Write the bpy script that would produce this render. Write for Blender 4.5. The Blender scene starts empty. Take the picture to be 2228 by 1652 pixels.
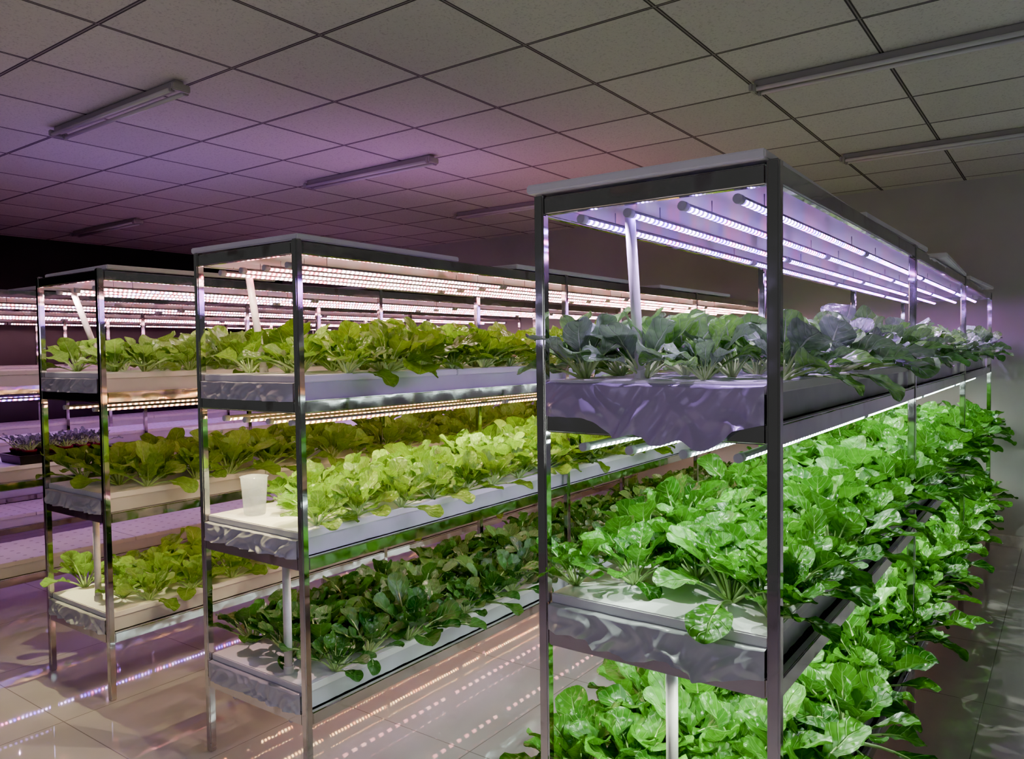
import bpy, bmesh, math, random
from math import sin, cos, pi, radians
from mathutils import Vector, Matrix, noise
random.seed(7)
scene = bpy.context.scene
COL = scene.collection

# ------------------------------------------------------------------ node helper
class NB:
    def __init__(s, name):
        s.m = bpy.data.materials.new(name); s.m.use_nodes = True
        s.t = s.m.node_tree; s.t.nodes.clear()
        s.out = s.t.nodes.new('ShaderNodeOutputMaterial')
    def n(s, typ, props=None, **ins):
        nd = s.t.nodes.new(typ)
        for k, v in (props or {}).items(): setattr(nd, k, v)
        for k, v in ins.items():
            key = int(k[1:]) if k[0] == '_' and k[1:].isdigit() else k.replace('_', ' ')
            s.set(nd, key, v)
        return nd
    def set(s, nd, key, v):
        sock = nd.inputs[key]
        if isinstance(v, bpy.types.NodeSocket): s.t.links.new(v, sock)
        elif isinstance(v, bpy.types.Node): s.t.links.new(v.outputs[0], sock)
        else:
            if isinstance(v, tuple) and len(v) == 3 and sock.type == 'RGBA': v = (*v, 1)
            sock.default_value = v
    def math(s, op, a, b=0.0, clamp=False):
        return s.n('ShaderNodeMath', {'operation': op, 'use_clamp': clamp}, _0=a, _1=b).outputs[0]
    def smooth(s, x, a, b, o0=0.0, o1=1.0):
        return s.n('ShaderNodeMapRange', {'interpolation_type': 'SMOOTHSTEP'}, _0=x, _1=a, _2=b, _3=o0, _4=o1).outputs[0]
    def mix(s, f, a, b):
        nd = s.t.nodes.new('ShaderNodeMix'); nd.data_type = 'RGBA'
        s.set(nd, 0, f); s.set(nd, 6, a); s.set(nd, 7, b)
        return nd.outputs[2]
    def bsdf(s, **k):
        return s.n('ShaderNodeBsdfPrincipled', None, **k)
    def bump(s, h, strength=0.3, dist=0.01):
        return s.n('ShaderNodeBump', None, Height=h, Strength=strength, Distance=dist).outputs[0]
    def done(s, sh):
        s.t.links.new(sh.outputs[0], s.out.inputs[0]); return s.m

def simple(name, col, rough=0.5, metal=0.0, nscale=20, var=0.12, bumps=0.0, **kw):
    b = NB(name)
    tc = b.n('ShaderNodeTexCoord').outputs['Object']
    no = b.n('ShaderNodeTexNoise', None, Vector=tc, Scale=float(nscale), Detail=4.0).outputs[0]
    dark = tuple(c*(1-var) for c in col); lite = tuple(min(1, c*(1+var)) for c in col)
    c = b.mix(b.smooth(no, .3, .7), dark, lite)
    p = b.bsdf(Base_Color=c, Roughness=rough, Metallic=metal, **kw)
    if bumps: b.set(p, 'Normal', b.bump(no, bumps, .005))
    return b.done(p)

def steel_mat():
    b = NB('brushed_steel')
    tc = b.n('ShaderNodeTexCoord').outputs['Object']
    n1 = b.n('ShaderNodeTexNoise', None, Vector=tc, Scale=2.0, Detail=3.0).outputs[0]
    n2 = b.n('ShaderNodeTexNoise', None, Vector=tc, Scale=11.0, Detail=5.0).outputs[0]
    c = b.mix(b.smooth(n1, .35, .8), (.62, .61, .60), (.46, .44, .42))
    c = b.mix(b.math('MULTIPLY', b.smooth(n2, .58, .72), .5), c, (.24, .20, .17))
    r = b.smooth(n2, .4, .8, .05, .16)
    p = b.bsdf(Base_Color=c, Metallic=1.0, Roughness=r)
    b.set(p, 'Normal', b.bump(n1, .35, .03))
    return b.done(p)
STEEL = steel_mat()
WHITE_PLASTIC = simple('white_plastic', (.72, .72, .7), .4)
PIPE = simple('pvc_white', (.75, .73, .7), .35)
PANEL = simple('grey_panel', (.26, .26, .27), .3, nscale=4)
ALU = simple('aluminium_housing', (.35, .35, .37), .4, 0.6)
CAP = simple('grey_cap', (.5, .5, .55), .45)
WIRE = simple('wire_grey', (.35, .35, .38), .5)
POTRED = simple('red_pot', (.16, .015, .02), .5)
BLACKP = simple('black_plastic', (.02, .02, .025), .4)
BODY_W = simple('lamp_housing', (.40, .39, .37), .4, nscale=2, var=.04)
GLASS_OFF = simple('frosted_glass_tube', (.66, .66, .64), .2, nscale=2, var=.03)
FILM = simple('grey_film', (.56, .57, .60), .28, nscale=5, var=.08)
FILM_VIOLET_LIT = simple('grey_film_violet_light', (.50, .42, .64), .26, nscale=5, var=.10)  # grey film with violet tube light painted into its colour

def foam_mat(name, holes, sx=.15, sy=.2):
    b = NB(name)
    tc = b.n('ShaderNodeTexCoord').outputs['Object']
    n1 = b.n('ShaderNodeTexNoise', None, Vector=tc, Scale=120.0, Detail=2.0).outputs[0]
    n2 = b.n('ShaderNodeTexNoise', None, Vector=tc, Scale=5.0, Detail=4.0).outputs[0]
    c = b.mix(b.smooth(n2, .35, .8), (.90, .90, .90), (.82, .81, .80))
    if holes:
        s = b.n('ShaderNodeSeparateXYZ', None, Vector=tc)
        fx = b.math('SUBTRACT', b.math('FRACT', b.math('DIVIDE', b.math('ADD', s.outputs[0], 5.0), sx)), .5)
        fy = b.math('SUBTRACT', b.math('FRACT', b.math('DIVIDE', b.math('ADD', s.outputs[1], 5.0), sy)), .5)
        fx = b.math('MULTIPLY', fx, sx); fy = b.math('MULTIPLY', fy, sy)
        d = b.math('SQRT', b.math('ADD', b.math('MULTIPLY', fx, fx), b.math('MULTIPLY', fy, fy)))
        c = b.mix(b.smooth(d, .010, .013), (.34, .34, .33), c)
        c = b.mix(.45, c, (.38, .37, .36))
    p = b.bsdf(Base_Color=c, Roughness=.6)
    b.set(p, 'Normal', b.bump(n1, .15, .002))
    return b.done(p)
FOAM = foam_mat('foam_board', False)
FOAMH = foam_mat('foam_board_holes', True, .09, .09)

def leaf_mat(name, c1, c2, rib, rough=.42, trans=.3, bmp=.7):
    b = NB(name)
    uv = b.n('ShaderNodeUVMap').outputs[0]
    s = b.n('ShaderNodeSeparateXYZ', None, Vector=uv)
    u, v = s.outputs[0], s.outputs[1]
    d = b.math('ABSOLUTE', b.math('SUBTRACT', u, .5))
    wid = b.math('SUBTRACT', .065, b.math('MULTIPLY', v, .05))
    mid = b.smooth(b.math('SUBTRACT', d, wid), -.03, .0, 1.0, 0.0)
    ph = b.math('MULTIPLY', b.math('SUBTRACT', v, b.math('MULTIPLY', d, .7)), 36.0)
    vein = b.smooth(b.math('SINE', ph), .80, 1.0)
    at = b.n('ShaderNodeAttribute', {'attribute_name': 'leaf_rand'}).outputs['Fac']
    oi = b.n('ShaderNodeObjectInfo').outputs['Random']
    tc = b.n('ShaderNodeTexCoord').outputs['Object']
    n1 = b.n('ShaderNodeTexNoise', None, Vector=tc, Scale=20.0, Detail=3.0).outputs[0]
    n2 = b.n('ShaderNodeTexVoronoi', {'feature': 'SMOOTH_F1'}, Vector=tc, Scale=80.0).outputs[0]
    f = b.math('ADD', b.math('MULTIPLY', at, .8), b.math('ADD', b.math('MULTIPLY', oi, .35), b.math('MULTIPLY', b.math('SUBTRACT', n1, .56), .6)), True)
    c = b.mix(f, c1, c2)
    c = b.mix(b.smooth(n2, .2, .7, 0.0, .35), c, tuple(x*.45 for x in c1))
    vm = b.math('MAXIMUM', mid, b.math('MULTIPLY', vein, .30))
    c = b.mix(b.math('MULTIPLY', vm, .8), c, rib)
    h = b.math('ADD', n2, b.math('MULTIPLY', vm, .8))
    nrm = b.bump(b.math('MULTIPLY', h, -1.0), bmp, .008)
    p = b.bsdf(Base_Color=c, Roughness=rough, Normal=nrm)
    t = b.n('ShaderNodeBsdfTranslucent', None, Color=b.mix(.3, c, c2), Normal=nrm)
    m = b.n('ShaderNodeMixShader', None, _0=trans, _1=p, _2=t)
    return b.done(m)

def led_mat(name, cols, strength, N=38, base=.12):
    b = NB(name)
    tc = b.n('ShaderNodeTexCoord').outputs['Object']
    y = b.n('ShaderNodeSeparateXYZ', None, Vector=tc).outputs[1]
    yy = b.math('MULTIPLY', b.math('ADD', y, 10.0), float(N))
    f = b.math('ABSOLUTE', b.math('SUBTRACT', b.math('FRACT', yy), .5))
    mask = b.smooth(f, .14, .34, 1.0, 0.0)
    cell = b.math('FLOOR', yy)
    wn = b.n('ShaderNodeTexWhiteNoise', {'noise_dimensions': '1D'}, W=cell).outputs[0]
    r = b.t.nodes.new('ShaderNodeValToRGB'); r.color_ramp.interpolation = 'CONSTANT'
    b.set(r, 0, wn)
    el = r.color_ramp.elements
    while len(el) > 1: el.remove(el[-1])
    el[0].position = 0; el[0].color = (*cols[0], 1)
    for i, c in enumerate(cols[1:], 1):
        e = el.new(i/len(cols)); e.color = (*c, 1)
    st = b.math('MULTIPLY', b.math('ADD', b.math('MULTIPLY', mask, 1.9), base), strength)
    e = b.n('ShaderNodeEmission', None, Color=r.outputs[0], Strength=st)
    return b.done(e)

# ------------------------------------------------------------------ mesh helpers
_cache = {}
def me_from(name, verts, faces, mats, smooth=False, fm=None):
    me = bpy.data.meshes.new(name); me.from_pydata(verts, [], faces)
    for m in mats: me.materials.append(m)
    if smooth: me.polygons.foreach_set('use_smooth', [True]*len(me.polygons))
    if fm: me.polygons.foreach_set('material_index', fm)
    me.update(); return me
def box(sx, sy, sz, mat, bev=.002):
    key = ('b', round(sx, 4), round(sy, 4), round(sz, 4), mat.name, bev)
    if key in _cache: return _cache[key]
    bm = bmesh.new(); bmesh.ops.create_cube(bm, size=1)
    bmesh.ops.scale(bm, vec=(sx, sy, sz), verts=bm.verts)
    if bev: bmesh.ops.bevel(bm, geom=bm.edges[:], offset=bev, segments=3, affect='EDGES')
    me = bpy.data.meshes.new('box'); bm.to_mesh(me); bm.free()
    me.materials.append(mat); _cache[key] = me; return me
def cyl(r, h, mat, axis='Z', seg=20, r2=None):
    key = ('c', r, h, mat.name, axis, seg, r2)
    if key in _cache: return _cache[key]
    bm = bmesh.new(); bmesh.ops.create_cone(bm, cap_ends=True, segments=seg, radius1=r, radius2=r if r2 is None else r2, depth=h)
    if axis == 'Y': bmesh.ops.rotate(bm, matrix=Matrix.Rotation(pi/2, 3, 'X'), verts=bm.verts)
    if axis == 'X': bmesh.ops.rotate(bm, matrix=Matrix.Rotation(pi/2, 3, 'Y'), verts=bm.verts)
    for f in bm.faces: f.smooth = len(f.verts) == 4
    me = bpy.data.meshes.new('cyl'); bm.to_mesh(me); bm.free()
    me.materials.append(mat); _cache[key] = me; return me
def obj(name, data, loc=(0, 0, 0), parent=None, rot=None, scale=None, label=None, cat=None, group=None, kind=None):
    o = bpy.data.objects.new(name, data); COL.objects.link(o)
    o.location = loc
    if rot: o.rotation_euler = rot
    if scale: o.scale = scale if isinstance(scale, tuple) else (scale,)*3
    if parent: o.parent = parent
    if label: o['label'] = label
    if cat: o['category'] = cat
    if group: o['group'] = group
    if kind: o['kind'] = kind
    return o
def tube_path(pts, rad, seg=8, caps=True):
    verts, faces = [], []
    P = [Vector(p) for p in pts]; n = len(P)
    R = rad if isinstance(rad, (list, tuple)) else [rad]*n
    up = Vector((0.13, .21, 1)).normalized()
    for i in range(n):
        t = (P[min(i+1, n-1)]-P[max(i-1, 0)]).normalized()
        a = t.cross(up)
        if a.length < .1: a = t.cross(Vector((1, 0, 0)))
        a.normalize(); bb = t.cross(a)
        for j in range(seg):
            th = 2*pi*j/seg
            verts.append(tuple(P[i]+(a*cos(th)+bb*sin(th))*R[i]))
    for i in range(n-1):
        for j in range(seg):
            k = (j+1) % seg
            faces.append((i*seg+j, i*seg+k, (i+1)*seg+k, (i+1)*seg+j))
    if caps:
        faces.append(tuple(range(seg))[::-1]); faces.append(tuple((n-1)*seg+j for j in range(seg)))
    return verts, faces

# ------------------------------------------------------------------ room
YW = 7.08; ZC = 2.87; XL = -9.2; XR = 3.6; YF = -1.8
def plane(name, vs, mat):
    me = me_from(name, vs, [(0, 1, 2, 3)], [mat])
    return obj(name, me, kind='structure')
def floor_mat():
    b = NB('polished_tile')
    tc = b.n('ShaderNodeTexCoord').outputs['Object']
    s = b.n('ShaderNodeSeparateXYZ', None, Vector=tc)
    def edge(sock, off):
        f = b.math('FRACT', b.math('DIVIDE', b.math('ADD', sock, off), .8))
        return b.math('MULTIPLY', b.math('MINIMUM', f, b.math('SUBTRACT', 1.0, f)), .8)
    e = b.math('MINIMUM', edge(s.outputs[0], 20.3), edge(s.outputs[1], 20.1))
    g = b.smooth(e, .001, .003)
    n1 = b.n('ShaderNodeTexNoise', None, Vector=tc, Scale=1.6, Detail=5.0).outputs[0]
    n2 = b.n('ShaderNodeTexNoise', None, Vector=tc, Scale=9.0, Detail=6.0).outputs[0]
    c = b.mix(b.smooth(n1, .3, .7), (.66, .61, .62), (.58, .53, .54))
    c = b.mix(b.math('MULTIPLY', b.smooth(n2, .55, .8), .2), c, (.42, .38, .39))
    c = b.mix(g, (.28, .25, .24), c)
    p = b.bsdf(Base_Color=c, Roughness=b.smooth(n2, .3, .8, .02, .045), IOR=1.65)
    b.set(p, 'Normal', b.bump(g, .2, .002))
    return b.done(p)
def ceil_mat():
    b = NB('ceiling_tiles')
    tc = b.n('ShaderNodeTexCoord').outputs['Object']
    s = b.n('ShaderNodeSeparateXYZ', None, Vector=tc)
    def edge(sock, off):
        f = b.math('FRACT', b.math('DIVIDE', b.math('ADD', sock, off), .6))
        return b.math('MULTIPLY', b.math('MINIMUM', f, b.math('SUBTRACT', 1.0, f)), .6)
    e = b.math('MINIMUM', edge(s.outputs[0], 14.50), edge(s.outputs[1], 15.26-3.0-.0))
    line = b.smooth(e, .0085, .0115)
    core = b.smooth(e, .002, .004)
    cx = b.n('ShaderNodeCombineXYZ', None, X=b.math('FLOOR', b.math('DIVIDE', b.math('ADD', s.outputs[0], 14.5), .6)), Y=b.math('FLOOR', b.math('DIVIDE', b.math('ADD', s.outputs[1], 12.26), .6)))
    wn = b.n('ShaderNodeTexWhiteNoise', None, Vector=cx.outputs[0]).outputs[0]
    n1 = b.n('ShaderNodeTexNoise', None, Vector=tc, Scale=45.0, Detail=5.0).outputs[0]
    n3 = b.n('ShaderNodeTexNoise', None, Vector=tc, Scale=95.0, Detail=3.0).outputs[0]
    c = b.mix(wn, (.64, .64, .58), (.75, .75, .69))
    c = b.mix(b.math('MULTIPLY', n1, .4), c, (.46, .46, .42))
    c = b.mix(b.smooth(n3, .56, .66, 0.0, .4), c, (.28, .27, .25))
    grid = b.mix(core, (.3, .29, .28), (.06, .06, .06))
    c = b.mix(line, grid, c)
    p = b.bsdf(Base_Color=c, Roughness=.75)
    b.set(p, 'Normal', b.bump(b.math('ADD', b.math('MULTIPLY', n1, .25), line), .5, .006))
    return b.done(p)
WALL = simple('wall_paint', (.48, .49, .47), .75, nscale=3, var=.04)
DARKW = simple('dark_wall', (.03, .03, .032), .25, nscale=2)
plane('floor', [(XL, YF, 0), (XR, YF, 0), (XR, YW, 0), (XL, YW, 0)], floor_mat())
plane('ceiling', [(XL, YF, ZC), (XL, YW, ZC), (XR, YW, ZC), (XR, YF, ZC)], ceil_mat())
plane('wall_back', [(XL, YW, 0), (XR, YW, 0), (XR, YW, ZC), (XL, YW, ZC)], WALL)
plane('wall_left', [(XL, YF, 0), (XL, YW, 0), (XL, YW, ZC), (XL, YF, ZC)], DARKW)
obj('baseboard_back', box(XR-XL, .02, .09, WHITE_PLASTIC, .003), ((XL+XR)/2, YW-.01, .045), kind='structure')

# ------------------------------------------------------------------ rack
W = .59; NB_ = 3; BAY = 1.73; L = NB_*BAY
TIERS = (.285, .835, 1.385); TOP = 1.955
def rack(x0, y0, label):
    r = obj('grow_rack', None, (x0, y0, 0), label=label, cat='shelving rack', group='steel grow racks')
    pm = box(.028, .028, TOP+.01, STEEL, .004)
    for ix in (0, W):
        for i in range(NB_+1):
            obj('post', pm, (ix, i*BAY, (TOP+.01)/2), r)
        for z in TIERS+(TOP-.02,):
            obj('side_rail', box(.022, L-.03, .045, STEEL, .004), (ix, L/2, z), r)
    for z in TIERS+(TOP-.02,):
        for y in (0, L):
            obj('end_rail', box(W-.03, .024, .045, STEEL, .004), (W/2, y, z), r)
    for z in TIERS:
        obj('shelf_panel', box(W-.024, L-.03, .004, STEEL, .0005), (W/2, L/2, z-.012), r)
    obj('top_panel', box(W-.024, L-.03, .006, PANEL, .001), (W/2, L/2, TOP-.012), r)
    return r

def tray_mesh():
    if 'tray' in _cache: return _cache['tray']
    w, l, h, t = W-.060, L-.0, .064, .006
    o = [(-w/2, 0), (w/2, 0), (w/2, l), (-w/2, l)]
    i_ = [(-w/2+t, t), (w/2-t, t), (w/2-t, l-t), (-w/2+t, l-t)]
    v = [(x, y, 0) for x, y in o]+[(x, y, h) for x, y in o]+[(x, y, h) for x, y in i_]+[(x, y, .004) for x, y in i_]
    f = [(3, 2, 1, 0)]
    for a in range(4):
        b = (a+1) % 4
        f += [(a, b, 4+b, 4+a), (4+a, 4+b, 8+b, 8+a), (8+a, 8+b, 12+b, 12+a)]
    f.append((12, 13, 14, 15))
    _cache['tray'] = me_from('tray', v, f, [FILM]); return _cache['tray']
def crumple(verts, faces, mat, smooth=False):
    bm = bmesh.new()
    vs = [bm.verts.new(v) for v in verts]
    for f in faces: bm.faces.new([vs[i] for i in f])
    bmesh.ops.triangulate(bm, faces=bm.faces[:], quad_method='SHORT_EDGE')
    for f in bm.faces: f.smooth = smooth
    me = bpy.data.meshes.new('liner'); bm.to_mesh(me); bm.free()
    me.materials.append(mat); return me
def tri(x): return abs((x % 1)-.5)*2
def liner(seed, flap=None, amp=.014, mat=None, top=.068):
    """thin sheet hanging over the tray end: sharp-crested slanting folds and a loose lower edge"""
    nx, nz = 170, 30
    w = W-.036
    rnd = random.Random(seed*5+2)
    s1, s2, s3 = rnd.uniform(.5, 1.1), -rnd.uniform(.6, 1.2), rnd.uniform(1.2, 2.0)
    verts, faces = [], []
    for j in range(nz+1):
        v = j/nz
        for i in range(nx+1):
            u = i/nx
            drop = top
            if flap:
                c = (flap[0]+flap[1])/2; hw = (flap[1]-flap[0])/2
                k = max(0, 1-abs(u-c)/hw); k = min(1, k*2.4); k = k*k*(3-2*k)
                drop += flap[2]*k*(.8+.9*noise.noise((u*6, seed, 0)))
            n0 = noise.noise((u*3.2, v*.6, seed))
            n1 = noise.noise((u*5+3, v*1.2, seed+2))
            m1 = .5+.5*noise.noise((u*2.7, v*1.1, seed+11)); m2 = .5+.5*noise.noise((u*3.9+7, v*1.4, seed+17))
            f1 = (1-tri(u*4.2+n0*1.3+s1*v))**1.3
            f2 = (1-tri(u*6.1+n1*1.2+s2*v))**1.3
            f3 = (1-tri(u*13+n0*2+s3*v))
            a = f1*m1*.75+f2*m2*.6+f3*.14+.12*n0+.05
            edge = min(1, min(u, 1-u)*16)
            y = -.016-amp*max(0, a)*(.22+v*.95)*edge
            if j == 0: y = .004
            z = top-drop*v-.004*abs(noise.noise((u*4, seed+4, 1)))*(1-v)
            verts.append(((u-.5)*w, y, z))
    for j in range(nz):
        for i in range(nx):
            a = j*(nx+1)+i
            faces.append((a, a+1, a+nx+2, a+nx+1))
    return me_from('liner', verts, faces, [mat or FILM], smooth=True)
def side_liner(sgn):
    key = ('side', sgn)
    if key in _cache: return _cache[key]
    rnd = random.Random(77+sgn)
    n, m = 170, 2
    verts, faces = [], []
    for j in range(m+1):
        for i in range(n+1):
            u = (i+(rnd.uniform(-.4, .4) if 0 < i < n else 0))/n
            v = (j+(rnd.uniform(-.25, .25) if 0 < j < m else 0))/m
            x = (W-.060)/2+.0015+rnd.uniform(0, .005)+.003*abs(noise.noise((u*30, v, 2)))
            verts.append((sgn*x, .02+u*(L-.04), .0635-.062*v))
    for j in range(m):
        for i in range(n):
            a = j*(n+1)+i
            faces.append((a, a+1, a+n+2, a+n+1))
    _cache[key] = crumple(verts, faces, FILM, True); return _cache[key]

ZB = .020+.064+.0005+.026   # planting board top above tier height
def tier_fill(x0, y0, z, txt, seed, flap=None, foam=None, amp=.028, film=None):
    t = obj('nutrient_tray', tray_mesh(), (x0+W/2, y0, z+.02), label='grey film-lined trough on '+txt, cat='tray', group='nutrient trays')
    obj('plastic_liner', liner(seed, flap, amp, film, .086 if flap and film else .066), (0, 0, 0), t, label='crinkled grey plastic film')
    obj('plastic_liner', side_liner(1), (0, 0, 0), t, label='crinkled grey plastic film')
    obj('plastic_liner', side_liner(-1), (0, 0, 0), t, label='crinkled grey plastic film')
    n = 6; bl = L/n
    for i in range(n):
        obj('foam_raft', box(W-.032, bl-.004, .026, foam or FOAM, .003), (x0+W/2, y0+bl*(i+.5), z+.02+.064+.0135),
            label='white foam planting board on '+txt, cat='foam board', group='planting boards')

# ------------------------------------------------------------------ LED tubes
def half_tube(r, l, mat, lower, seg=10):
    v, f = [], []
    for yy in (-l/2, l/2):
        for i in range(seg+1):
            a = pi*i/seg
            if lower: a += pi
            v.append((r*cos(a), yy, r*sin(a)))
    n = seg+1
    for i in range(seg): f.append((i, i+1, n+i+1, n+i) if lower else (i+1, i, n+i, n+i+1))
    f.append((0, n, n+seg, seg)); f.append(tuple(range(n))); f.append(tuple(range(n, 2*n))[::-1])
    me = me_from('half', v, f, [mat]); return me
TL = 1.225
H_UP = half_tube(.0100, TL, ALU, False)
def tubes(x0, y0, z, mat, colname, rows, segs=4, wire=.05, spot=None, yoff=0.0, grid=(2, 7), yr=4.7):
    low = half_tube(.0094, TL, mat, True)
    for xr in rows:
        for k in range(segs):
            yc = y0+.66+k*1.28+yoff
            t = obj('led_grow_tube', H_UP, (x0+xr, yc, z), label='slim LED grow light tube glowing %s under a rack shelf' % colname,
                    cat='grow light', group=colname+' grow light tubes')
            obj('led_strip', low, (0, 0, -.0005), t, label='row of %s diodes' % colname)
            for s in (-1, 1):
                obj('end_cap', cyl(.0112, .022, CAP, 'Y', 14), (0, s*(TL/2+.01), 0), t)
                obj('hanger', cyl(.0014, wire, WIRE, 'Z', 6), (0, s*.45, .010+wire/2), t)
    if spot:
        col, P = spot
        ld = bpy.data.lights.new('tube_throw', 'SPOT'); ld.color = col; ld.energy = P*14/(grid[0]*grid[1])
        ld.spot_size = radians(160); ld.spot_blend = .7; ld.shadow_soft_size = 0.0
        for i in range(grid[0]):
            xr = .155+(.29)*i/(grid[0]-1)
            for k in range(grid[1]):
                o = bpy.data.objects.new('tube_throw', ld); COL.objects.link(o)
                o.location = (x0+xr, y0+.07+k*yr/(grid[1]-1)+(.12 if i % 2 else 0), z-.004)

# ------------------------------------------------------------------ plants
def build_plant(seed, n, bl, bw, sl, e_out, e_in, droop, ruf, leafm, stalkm, cup=.25, base_w=.14, wide=.58):
    rnd = random.Random(seed)
    V, F, UV, LR = [], [], [], []
    SV, SF = [], []
    NU = 6
    vs = [0, .12, .25, .38, .5, .62, .74, .84, .92, .965, .99, 1.0]
    NV = len(vs)-1
    for i in range(n):
        k = i/(n-1)
        phi = i*2.399+rnd.uniform(-.3, .3)
        e0 = radians(e_out+(e_in-e_out)*k+rnd.uniform(-8, 8))
        dr = radians(droop*(1-.55*k)*rnd.uniform(.5, 1.4))
        sc = (1-.35*k*k)*rnd.uniform(.74, 1.16)
        LB, LS, WB = bl*sc, sl*sc*rnd.uniform(.85, 1.15), bw*sc*rnd.uniform(.85, 1.15)
        Lt = LB+LS; dirv = Vector((cos(phi), sin(phi), 0))
        side = Vector((-sin(phi), cos(phi), 0))
        tw = rnd.uniform(-.5, .5); bend = rnd.uniform(-.2, .2)
        steps = 24; pts = []; p = dirv*.006
        for s in range(steps+1):
            q = s/steps
            e = e0-dr*q**1.6
            T = (dirv*cos(e)+Vector((0, 0, 1))*sin(e)+side*bend*q).normalized()
            pts.append((p.copy(), T)); p = p+T*(Lt/steps)
        def at(q):
            x = min(max(q, 0), .9999)*steps; a = int(x); f = x-a
            return pts[a][0].lerp(pts[a+1][0], f), pts[a][1].lerp(pts[a+1][1], f).normalized()
        q0 = LS/Lt*.85
        path = [at(q0*1.5*j/6)[0] for j in range(7)]
        rr = [.0048*(1-.6*j/6)*max(sc, .6) for j in range(7)]
        sv, sf = tube_path(path, rr, 6, True)
        b0 = len(SV); SV += sv; SF += [tuple(x+b0 for x in f) for f in sf]
        ph1, ph2 = rnd.uniform(0, 6), rnd.uniform(0, 6); fr = rnd.uniform(1.4, 2.8)
        lr = rnd.random(); base = len(V)
        for j in range(NV+1):
            v = vs[j]
            P, T = at(q0+(1-q0)*v)
            N = T.cross(side).normalized()
            B = T.cross(N).normalized()
            ca, sa = cos(tw*v), sin(tw*v)
            B2 = B*ca+N*sa; N2 = N*ca-B*sa
            if v < wide:
                t = v/wide; w = base_w+(1-base_w)*(t*t*(3-2*t))**.85
            else:
                t = (v-wide)/(1-wide); w = max(0, 1-t**2.3)**.5
                w = max(w, .05)
            w *= WB*.5
            for iu in range(NU+1):
                u = iu/NU*2-1
                off = cup*WB*.5*abs(u)**1.6*(w/(WB*.5))
                off += ruf*(abs(u)**1.3)*sin(fr*2*pi*v+(ph1 if u > 0 else ph2))*min(1, w/(WB*.3))
                off += .0020*sin(15*v+5*u+ph1)
                pp = P+B2*(u*w)+N2*off
                V.append(tuple(pp))
        for j in range(NV):
            for iu in range(NU):
                a = base+j*(NU+1)+iu
                F.append((a, a+1, a+NU+2, a+NU+1)); LR.append(lr)
                for (x, y) in ((iu, j), (iu+1, j), (iu+1, j+1), (iu, j+1)): UV.append((x/NU, vs[y]))
    me = me_from('leaves', V, F, [leafm], smooth=True)
    uvl = me.uv_layers.new(name='UVMap')
    flat = [c for p in UV for c in p]; uvl.data.foreach_set('uv', flat)
    at_ = me.attributes.new('leaf_rand', 'FLOAT', 'FACE'); at_.data.foreach_set('value', LR)
    sm = me_from('stalks', SV, SF, [stalkm], smooth=True)
    return me, sm

SP_G = dict(
 kale=dict(n=17, bl=.118, bw=.088, sl=.075, e_out=30, e_in=87, droop=54, ruf=.006, cup=.28),
 bok=dict(n=19, bl=.092, bw=.078, sl=.095, e_out=28, e_in=86, droop=55, ruf=.004, cup=.3),
 mus=dict(n=15, bl=.108, bw=.084, sl=.085, e_out=30, e_in=86, droop=54, ruf=.005, cup=.3),
 tat=dict(n=17, bl=.080, bw=.070, sl=.09, e_out=32, e_in=85, droop=50, ruf=.002, cup=.35),
)
STALK_W = simple('stalk_pale', (.44, .64, .24), .4)
LM = dict(
 kale=leaf_mat('leaf_kale', (.17, .19, .20), (.20, .54, .06), (.46, .56, .42), .20, .16, .8),
 bok=leaf_mat('leaf_bok', (.012, .10, .006), (.095, .35, .018), (.34, .62, .17), .28, .28, .85),
 mus=leaf_mat('leaf_mustard', (.045, .17, .008), (.26, .52, .025), (.46, .68, .18), .34, .36, .8),
 tat=leaf_mat('leaf_dark', (.02, .10, .02), (.07, .24, .03), (.22, .42, .12), .32, .22),
 cab=leaf_mat('leaf_cabbage', (.12, .28, .03), (.28, .54, .07), (.45, .62, .22), .4, .38),
 sed=leaf_mat('leaf_seedling', (.13, .15, .18), (.22, .28, .24), (.3, .32, .3), .35, .2),
)
PM = {}
for sp, shp in (('kale', 'kale'), ('bok', 'bok'), ('mus', 'mus'), ('tat', 'tat'), ('cab', 'mus')):
    PM[sp] = [build_plant(100+sum(map(ord, sp))*7+s, leafm=LM[sp], stalkm=STALK_W, **SP_G[shp]) for s in range(6)]

def plants(x0, y0, z, sp, name, label, cat, group, nrow, ny, ystart, scf, skip=None):
    rnd = random.Random(int(x0*100)+int(z*1000))
    xs = [.05+(W-.10)*i/(nrow-1) for i in range(nrow)]
    for j in range(ny):
        for i in range(nrow):
            f = j/(ny-1)
            y = ystart+(L-.14-ystart)*f+(.5 if i % 2 else 0)*(L/ny)*.6+rnd.uniform(-.02, .02)
            if y > L-.06: y = L-.08
            x = xs[i]+rnd.uniform(-.015, .015)
            if skip and skip(x, y, rnd): continue
            s = scf(y)*rnd.uniform(.76, 1.20)
            me, sm = rnd.choice(PM[sp])
            lean = .30*(1 if i == nrow-1 else (-1 if i == 0 else 0))
            rz = rnd.uniform(0, 6.28)
            R = (Matrix.Rotation(lean+rnd.uniform(-.07, .07), 3, 'Y') @ Matrix.Rotation(rnd.uniform(-.08, .08), 3, 'X') @ Matrix.Rotation(rz, 3, 'Z')).to_euler()
            o = obj(name, me, (x0+x, y0+y, z+ZB), rot=tuple(R),
                    scale=(s*rnd.uniform(.92, 1.08), s*rnd.uniform(.92, 1.08), s*rnd.uniform(.92, 1.1)), label=label, cat=cat, group=group)
            obj('leaf_stalk', sm, (0, 0, 0), o, label='pale green leaf stalks')

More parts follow.
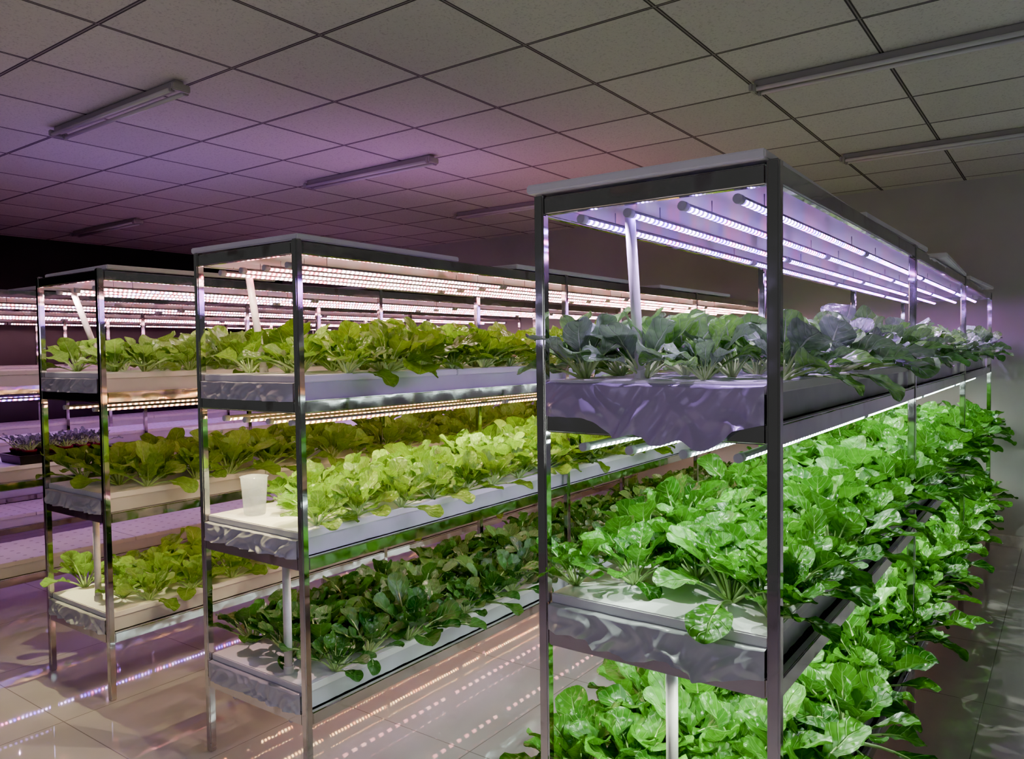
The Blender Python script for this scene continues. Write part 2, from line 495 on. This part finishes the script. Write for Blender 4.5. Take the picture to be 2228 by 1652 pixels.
XA, XB, XC, XD, XE, XF = -1.10, -2.75, -4.12, -5.50, -6.95, -8.35
YA, YB = 1.65, 1.725
RIN = (.10, .23, .37, .50)
M_VIO = led_mat('led_violet', [(.36, .16, 1), (.18, .06, 1), (.52, .34, 1), (1, .14, .6), (.30, .14, 1), (.60, .44, 1)], 26)
M_WHT = led_mat('led_cool', [(.78, 1, .93), (.85, 1, .95), (.7, .98, .95)], 20)
M_PNK = led_mat('led_pink', [(1, .48, .46), (1, .68, .64), (1, .18, .22), (1, .60, .58), (1, .52, .5)], 21, 44, .2)
M_AMB = led_mat('led_amber', [(1, .48, .17), (1, .60, .26), (1, .32, .11)], 18, 40)
M_PNK2 = led_mat('led_dimpink', [(1, .34, .34), (1, .45, .42), (1, .18, .2)], 11, 30, .02)
M_PNK3 = led_mat('led_faintpink', [(1, .36, .34), (1, .48, .40)], 6, 18, .0)
M_ROS = led_mat('led_rose', [(1, .46, .5), (1, .66, .68), (1, .18, .22), (.9, .5, 1)], 20, 44, .2)
M_AMB2 = led_mat('led_amberdim', [(1, .50, .26), (1, .38, .2)], 12, 34)
M_PUR = led_mat('led_purple', [(.42, .18, 1), (.22, .06, 1), (1, .18, .5), (.7, .45, 1)], 22, 34)
M_PUR2 = led_mat('led_purpledim', [(.45, .2, 1), (1, .25, .5), (.7, .4, 1)], 14, 34)
M_PUR3 = led_mat('led_purplefaint', [(.45, .2, 1), (.7, .4, 1)], 2, 34)

# Rack A
rack(XA, YA, 'tall stainless steel rack with planted shelves under violet and white lights')
tier_fill(XA, YA, TIERS[2], 'the top shelf of the violet-lit rack', 3, (.20, 1.0, .052), amp=.044, film=FILM_VIOLET_LIT)
tier_fill(XA, YA, TIERS[1], 'the middle shelf of the white-lit rack', 8, (.15, 1.0, .022), amp=.040)
tier_fill(XA, YA, TIERS[0], 'the lowest shelf of the white-lit rack', 5)
tubes(XA, YA, TOP-.056, M_VIO, 'violet', RIN, wire=.028, spot=((.64, .42, 1), 20.0), grid=(3, 9), yr=4.6)
tubes(XA, YA, TIERS[2]-.06, M_WHT, 'cool white', RIN, wire=.034, spot=((.86, 1, .86), 13.0), grid=(3, 10), yr=4.6)
tubes(XA, YA, TIERS[1]-.045, M_WHT, 'cool white', RIN, wire=.02, spot=((.90, 1, .82), 14.0), yoff=.05, grid=(3, 10), yr=4.6)
plants(XA, YA, TIERS[2], 'kale', 'kale_plant', 'blue-green crinkled kale plant under violet light', 'leafy vegetable', 'kale plants on the top shelf', 4, 24, .10, lambda y: 1.0)
plants(XA, YA, TIERS[1], 'bok', 'bok_choy_plant', 'glossy bright green bok choy growing in a foam board', 'leafy vegetable', 'bok choy plants under white light', 5, 25, .11, lambda y: .98+.24*min(1, y),
       skip=lambda x, y, r: (.10 < x < .48 and y < .17))
plants(XA, YA, TIERS[0], 'bok', 'bok_choy_plant', 'glossy bright green bok choy growing in a foam board', 'leafy vegetable', 'bok choy plants under white light', 5, 24, .12, lambda y: 1.26)
# Rack B
rack(XB, YB, 'tall stainless steel rack with leafy greens under warm pink lights')
tier_fill(XB, YB, TIERS[2], 'the top shelf of the pink-lit rack', 11)
tier_fill(XB, YB, TIERS[1], 'the middle shelf of the amber-lit rack', 12)
tier_fill(XB, YB, TIERS[0], 'the lowest shelf of the amber-lit rack', 13)
tubes(XB, YB, TOP-.070, M_PNK, 'pinkish white', RIN, wire=.04, spot=((1, .76, .58), 8.0))
tubes(XB, YB, TIERS[2]-.06, M_AMB, 'warm amber', RIN, wire=.034, spot=((1, .86, .44), 19.0), grid=(3, 8))
tubes(XB, YB, TIERS[1]-.045, M_PNK2, 'dim pink', (.12, .46), wire=.02, spot=((1, .64, .60), 3.4), yoff=.05)
tubes(XB, YB, TIERS[0]-.045, M_PNK3, 'faint pink', (.12, .46), wire=.018)
plants(XB, YB, TIERS[2], 'mus', 'mustard_green_plant', 'broad-leaved yellow-green mustard plant in a foam board', 'leafy vegetable', 'mustard green plants', 4, 24, .18, lambda y: 1.22)
plants(XB, YB, TIERS[1], 'mus', 'mustard_green_plant', 'broad-leaved yellow-green mustard plant in a foam board', 'leafy vegetable', 'mustard green plants', 5, 25, .12, lambda y: .70+.70*min(1, y/2.0),
       skip=lambda x, y, r: x < .33 and y < .26)
plants(XB, YB, TIERS[0], 'tat', 'tatsoi_plant', 'dark green round-leaved tatsoi plant in a foam board', 'leafy vegetable', 'tatsoi plants', 5, 27, .16, lambda y: 1.18)
# Rack C
rack(XC, YB, 'tall stainless steel rack with sparser greens under rose lights')
for z, s in zip(TIERS, (21, 22, 23)): tier_fill(XC, YB, z, 'the rose-lit rack', s)
tubes(XC, YB, TOP-.070, M_ROS, 'rose', (.12, .3, .48), wire=.04, spot=((1, .74, .72), 6.5))
tubes(XC, YB, TIERS[2]-.06, M_AMB2, 'soft amber', (.15, .44), wire=.034, spot=((1, .86, .60), 28.0))
tubes(XC, YB, TIERS[1]-.045, M_AMB, 'warm amber', (.15, .44), wire=.02, spot=((1, .9, .42), 12.0), yoff=.05)
for z, sc in zip(TIERS, (1.1, 1.15, 1.2)):
    plants(XC, YB, z, 'cab', 'cabbage_seedling', 'young loose-leaf cabbage in a foam board', 'leafy vegetable', 'young cabbage plants', 4, 23, .16, lambda y, sc=sc: sc)
# Rack D, E, F (mostly empty)
rack(XD, YB, 'stainless steel grow rack with empty foam boards and purple lights')
for z, s in zip(TIERS, (31, 32, 33)): tier_fill(XD, YB, z, 'the nearly empty purple-lit rack', s, foam=FOAMH if z != TIERS[1] else FOAM)
tubes(XD, YB, TIERS[2]-.06, M_PUR, 'purple', (.15, .44), wire=.034, spot=((.66, .46, 1), 120.0))
tubes(XD, YB, TOP-.070, M_ROS, 'rose', (.15, .44), wire=.04, spot=((.8, .5, .85), 1.2))
tubes(XD, YB, TIERS[1]-.045, M_PUR3, 'dim purple', (.3,), wire=.02, spot=((.75, .42, .7), 1.6), yoff=.05)
rack(XE, YB, 'stainless steel grow rack with empty boards and faint purple lights')
rack(XF, YB, 'stainless steel grow rack with empty boards against the dark wall')
for xx, nm in ((XE, 'the empty far rack'), (XF, 'the empty rack by the wall')):
    for z, s in zip(TIERS, (41, 42, 43)): tier_fill(xx, YB, z, nm, s, foam=FOAMH)
tubes(XE, YB, TIERS[2]-.06, M_PUR, 'purple', (.15, .44), wire=.034, spot=((.6, .4, 1), 22.0))
tubes(XE, YB, TOP-.070, M_ROS, 'rose', (.15, .44), wire=.04, spot=((.6, .4, 1), 1.5))
tubes(XE, YB, TIERS[1]-.045, M_PUR2, 'dim purple', (.44,), wire=.02, yoff=.05)
tubes(XF, YB, TOP-.070, M_ROS, 'rose', (.44,), wire=.04)
tubes(XF, YB, TIERS[2]-.06, M_PUR2, 'dim purple', (.44,), wire=.034)

# foam sheets on rack tops
def sheet(cx, cy, sx, sy, rz, tilt=0):
    obj('foam_sheet', box(sx, sy, .022, FOAM, .004), (cx, cy, TOP+.0215), rot=(0, tilt, radians(rz)), label='loose white foam sheet lying on top of a rack', cat='foam sheet', group='foam sheets on rack tops')
sheet(XA+.27, YA+.42, .60, .9, 1.0); sheet(XA+.30, YA+1.5, .58, 1.1, -1); sheet(XA+.32, YA+2.9, .60, 1.2, 2); sheet(XA+.32, YA+4.3, .6, 1.1, -2)
sheet(XB+.26, YB+.45, .62, .9, 1.5); sheet(XB+.3, YB+1.9, .58, 1.2, 0); sheet(XB+.3, YB+3.5, .6, 1.2, -1)
sheet(XC+.26, YB+.5, .66, .9, -1.5); sheet(XC+.3, YB+2.2, .6, 1.2, 1)
sheet(XD+.3, YB+.9, .6, 1.2, 1); sheet(XD+.3, YB+2.5, .6, 1.2, 0)

# pipes
def pipe(p0, p1, r=.014, label='white plastic water pipe standing in the planting board'):
    p0, p1 = Vector(p0), Vector(p1); d = p1-p0
    v, f = tube_path([Vector((0, 0, 0)), d*.5, d], r, 16)
    me = me_from('pipe', v, f, [PIPE], smooth=True)
    for pl in me.polygons:
        if len(pl.vertices) > 4: pl.use_smooth = False
    o = obj('water_pipe', me, p0, label=label, cat='pipe', group='white water pipes')
    v, f = tube_path([d*.0, d*.06], r*1.25, 16); cm = me_from('collar', v, f, [PIPE], smooth=False)
    obj('pipe_collar', cm, (0, 0, 0), o)
DR = 'white plastic drain pipe dropping from the shelf above'
pipe((-.900, 1.80, TIERS[2]+ZB), (-.885, 1.72, 1.90), .013)
pipe((-.79, 1.74, TIERS[0]+ZB), (-.79, 1.74, TIERS[1]-.014), .015, DR)
pipe((-2.69, 1.97, TIERS[2]+ZB), (-2.67, 1.89, 1.91))
pipe((-2.33, 1.78, TIERS[0]+ZB), (-2.33, 1.78, TIERS[1]-.014), .015, DR)
pipe((-3.97, 1.95, TIERS[2]+ZB), (-4.0, 1.82, 1.91))
pipe((-3.88, 1.90, TIERS[2]+ZB), (-3.88, 1.90, 1.91), .006)
pipe((-3.79, 1.80, TIERS[0]+ZB), (-3.79, 1.80, TIERS[1]-.014), .015, DR)

# ceiling fluorescent fixtures (switched off)
def fixture(xc, yc):
    f = obj('ceiling_light', box(1.24, .045, .035, BODY_W, .004), (xc, yc, ZC-.0185), label='unlit twin-tube fluorescent batten fixed to the tiled ceiling', cat='ceiling light', group='ceiling battens')
    for s in (-1, 1):
        obj('fluorescent_tube', cyl(.011, 1.2, GLASS_OFF, 'X', 16), (0, s*.036, -.03), f)
        for e in (-1, 1):
            obj('lamp_holder', box(.018, .026, .036, BODY_W, .004), (e*.61, s*.036, -.025), f)
    for e in (-1, 1): obj('end_plate', box(.022, .09, .036, BODY_W, .005), (e*.628, 0, -.018), f)
for x in (-.65, -4.05, -7.75):
    for y in (2.08, 3.80 if x > -1 else 3.86, 5.60): fixture(x, y)

# measuring jug
def jug():
    prof = [(.0, 0), (.038, 0), (.041, .004), (.046, .075), (.051, .146), (.055, .15), (.0505, .149), (.0448, .075), (.0395, .005), (0, .004)]
    seg = 32; v, f = [], []
    for r, z in prof:
        for j in range(seg):
            th = 2*pi*j/seg; rr = r
            if z > .13 and r > .02: rr += .014*max(0, cos(th-2.6))**14
            v.append((rr*cos(th), rr*sin(th), z))
    for i in range(len(prof)-1):
        for j in range(seg):
            k = (j+1) % seg; f.append((i*seg+j, i*seg+k, (i+1)*seg+k, (i+1)*seg+j))
    b = NB('milky_plastic')
    no = b.n('ShaderNodeTexNoise', None, Scale=8.0).outputs[0]
    p = b.bsdf(Base_Color=b.mix(no, (.55, .60, .66), (.62, .68, .74)), Roughness=.15)
    t = b.n('ShaderNodeBsdfTranslucent', None, Color=(.6, .66, .74, 1))
    m1 = b.n('ShaderNodeMixShader', None, _0=.3, _1=p, _2=t)
    tr = b.n('ShaderNodeBsdfTransparent', None)
    mm = b.done(b.n('ShaderNodeMixShader', None, _0=.66, _1=m1, _2=tr))
    j = obj('measuring_jug', me_from('jug', v, f, [mm], smooth=True), (-2.58, 1.83, TIERS[1]+ZB), label='milky white plastic measuring jug standing on the foam board', cat='jug')
    pts = [Vector((.044+.026*sin(pi*q), 0, .04+.09*q)) for q in [i/10 for i in range(11)]]
    v, f = tube_path(pts, .004, 8); obj('handle', me_from('h', v, f, [mm], smooth=True), (0, 0, 0), j, rot=(0, 0, 1.9))
jug()

# seedling trays with pots on rack D
def lathe(prof, seg, mat):
    v, f = [], []
    for r, z in prof:
        for j in range(seg):
            th = 2*pi*j/seg; v.append((r*cos(th), r*sin(th), z))
    for i in range(len(prof)-1):
        for j in range(seg):
            k = (j+1) % seg; f.append((i*seg+j, i*seg+k, (i+1)*seg+k, (i+1)*seg+j))
    return me_from('lathe', v, f, [mat], smooth=True)
def open_box(w, l, h, t, mat):
    v = []
    for (a, b, z) in ((w/2*.94, l/2*.97, 0), (w/2, l/2, h), (w/2+.008, l/2+.008, h), (w/2+.008, l/2+.008, h+.004), (w/2-t, l/2-t, h+.004), (w/2*.94-t, l/2*.97-t, t)):
        v += [(-a, -b, z), (a, -b, z), (a, b, z), (-a, b, z)]
    f = [(3, 2, 1, 0)]
    for i in range(5):
        for a in range(4):
            b = (a+1) % 4; f.append((i*4+a, i*4+b, (i+1)*4+b, (i+1)*4+a))
    f.append((20, 21, 22, 23)); return me_from('obox', v, f, [mat])
POT = lathe([(0, 0), (.024, 0), (.033, .05), (.036, .05), (.036, .06), (.032, .06), (.030, .048), (0, .047)], 18, POTRED)
SEED = [build_plant(900+s, 12, .06, .028, .07, 40, 85, 50, .003, LM['sed'], STALK_W) for s in range(2)]
zt = TIERS[1]+ZB
yc = 2.20
obj('seedling_tray', open_box(.28, .56, .05, .004, BLACKP), (-5.06, yc, zt), label='shallow black plastic tray holding small red pots', cat='plant tray')
for i in range(5):
    for j in range(3):
        px, py = -5.06+(j-1)*.085, yc+(i-2)*.102
        obj('flower_pot', POT, (px, py, zt+.0045), scale=(1.1, 1.1, 1.3), label='small red plastic plant pot in a black tray', cat='plant pot', group='red seedling pots')
        me, sm = SEED[(i+j) % 2]
        s = obj('seedling', me, (px, py, zt+.068), rot=(0, 0, i*1.3+j), label='small dark seedling under purple light in a red pot', cat='seedling', group='potted seedlings')
        obj('stem', sm, (0, 0, 0), s)
obj('storage_box', open_box(.34, .62, .085, .006, WHITE_PLASTIC), (-5.14, 3.45, zt), label='shallow white plastic box on the purple-lit board', cat='box')

# ------------------------------------------------------------------ added area lamps, standing in for rack light on the ceiling
def area(x, y, z, sx, sy, col, P, rot=(pi, 0, 0)):
    ld = bpy.data.lights.new('added_fill', 'AREA'); ld.shape = 'RECTANGLE'; ld.size = sx; ld.size_y = sy
    ld.color = col; ld.energy = P
    o = bpy.data.objects.new('added_fill', ld); COL.objects.link(o); o.location = (x, y, z); o.rotation_euler = rot
area(-4.9, 2.7, 2.02, 1.6, 1.6, (.50, .24, 1), 4.4)
area(-3.6, 3.8, 2.02, 1.0, 1.2, (.72, .24, 1), 3.8)
area(-2.9, 4.9, 2.02, 1.2, 1.4, (1, .30, .48), 3.0)
area(-.3, 3.4, 2.02, 3.0, 4.0, (.84, 1, .88), 1.7)
area(-2.0, .8, 2.02, 4.0, 2.2, (.92, 1, .76), 1.5)
# added fill lamps behind the viewer, with no racks there
area(-2.4, -1.5, 1.75, 1.4, .12, (.60, .46, 1), 9, rot=(radians(84), 0, radians(-25)))
area(.9, -1.5, 1.4, .12, 1.2, (.88, .96, .92), 6, rot=(radians(88), 0, radians(2)))

# ------------------------------------------------------------------ world, camera
w = bpy.data.worlds.new('world'); scene.world = w; w.use_nodes = True
bg = w.node_tree.nodes['Background']; bg.inputs[0].default_value = (.85, .87, .87, 1); bg.inputs[1].default_value = .08
cam = bpy.data.cameras.new('camera'); cam.lens = 1680/2228*36; cam.sensor_width = 36; cam.clip_start = .02
co = bpy.data.objects.new('camera', cam); COL.objects.link(co)
M = Matrix.Rotation(radians(36), 4, 'Z') @ Matrix.Rotation(radians(90-2.1), 4, 'X') @ Matrix.Rotation(radians(-.75), 4, 'Z')
co.matrix_world = Matrix.Translation((0, 0, 1.57)) @ M
scene.camera = co
scene.view_settings.view_transform = 'AgX'
try: scene.view_settings.look = 'AgX - Punchy'
except Exception: pass
scene.view_settings.exposure = .70
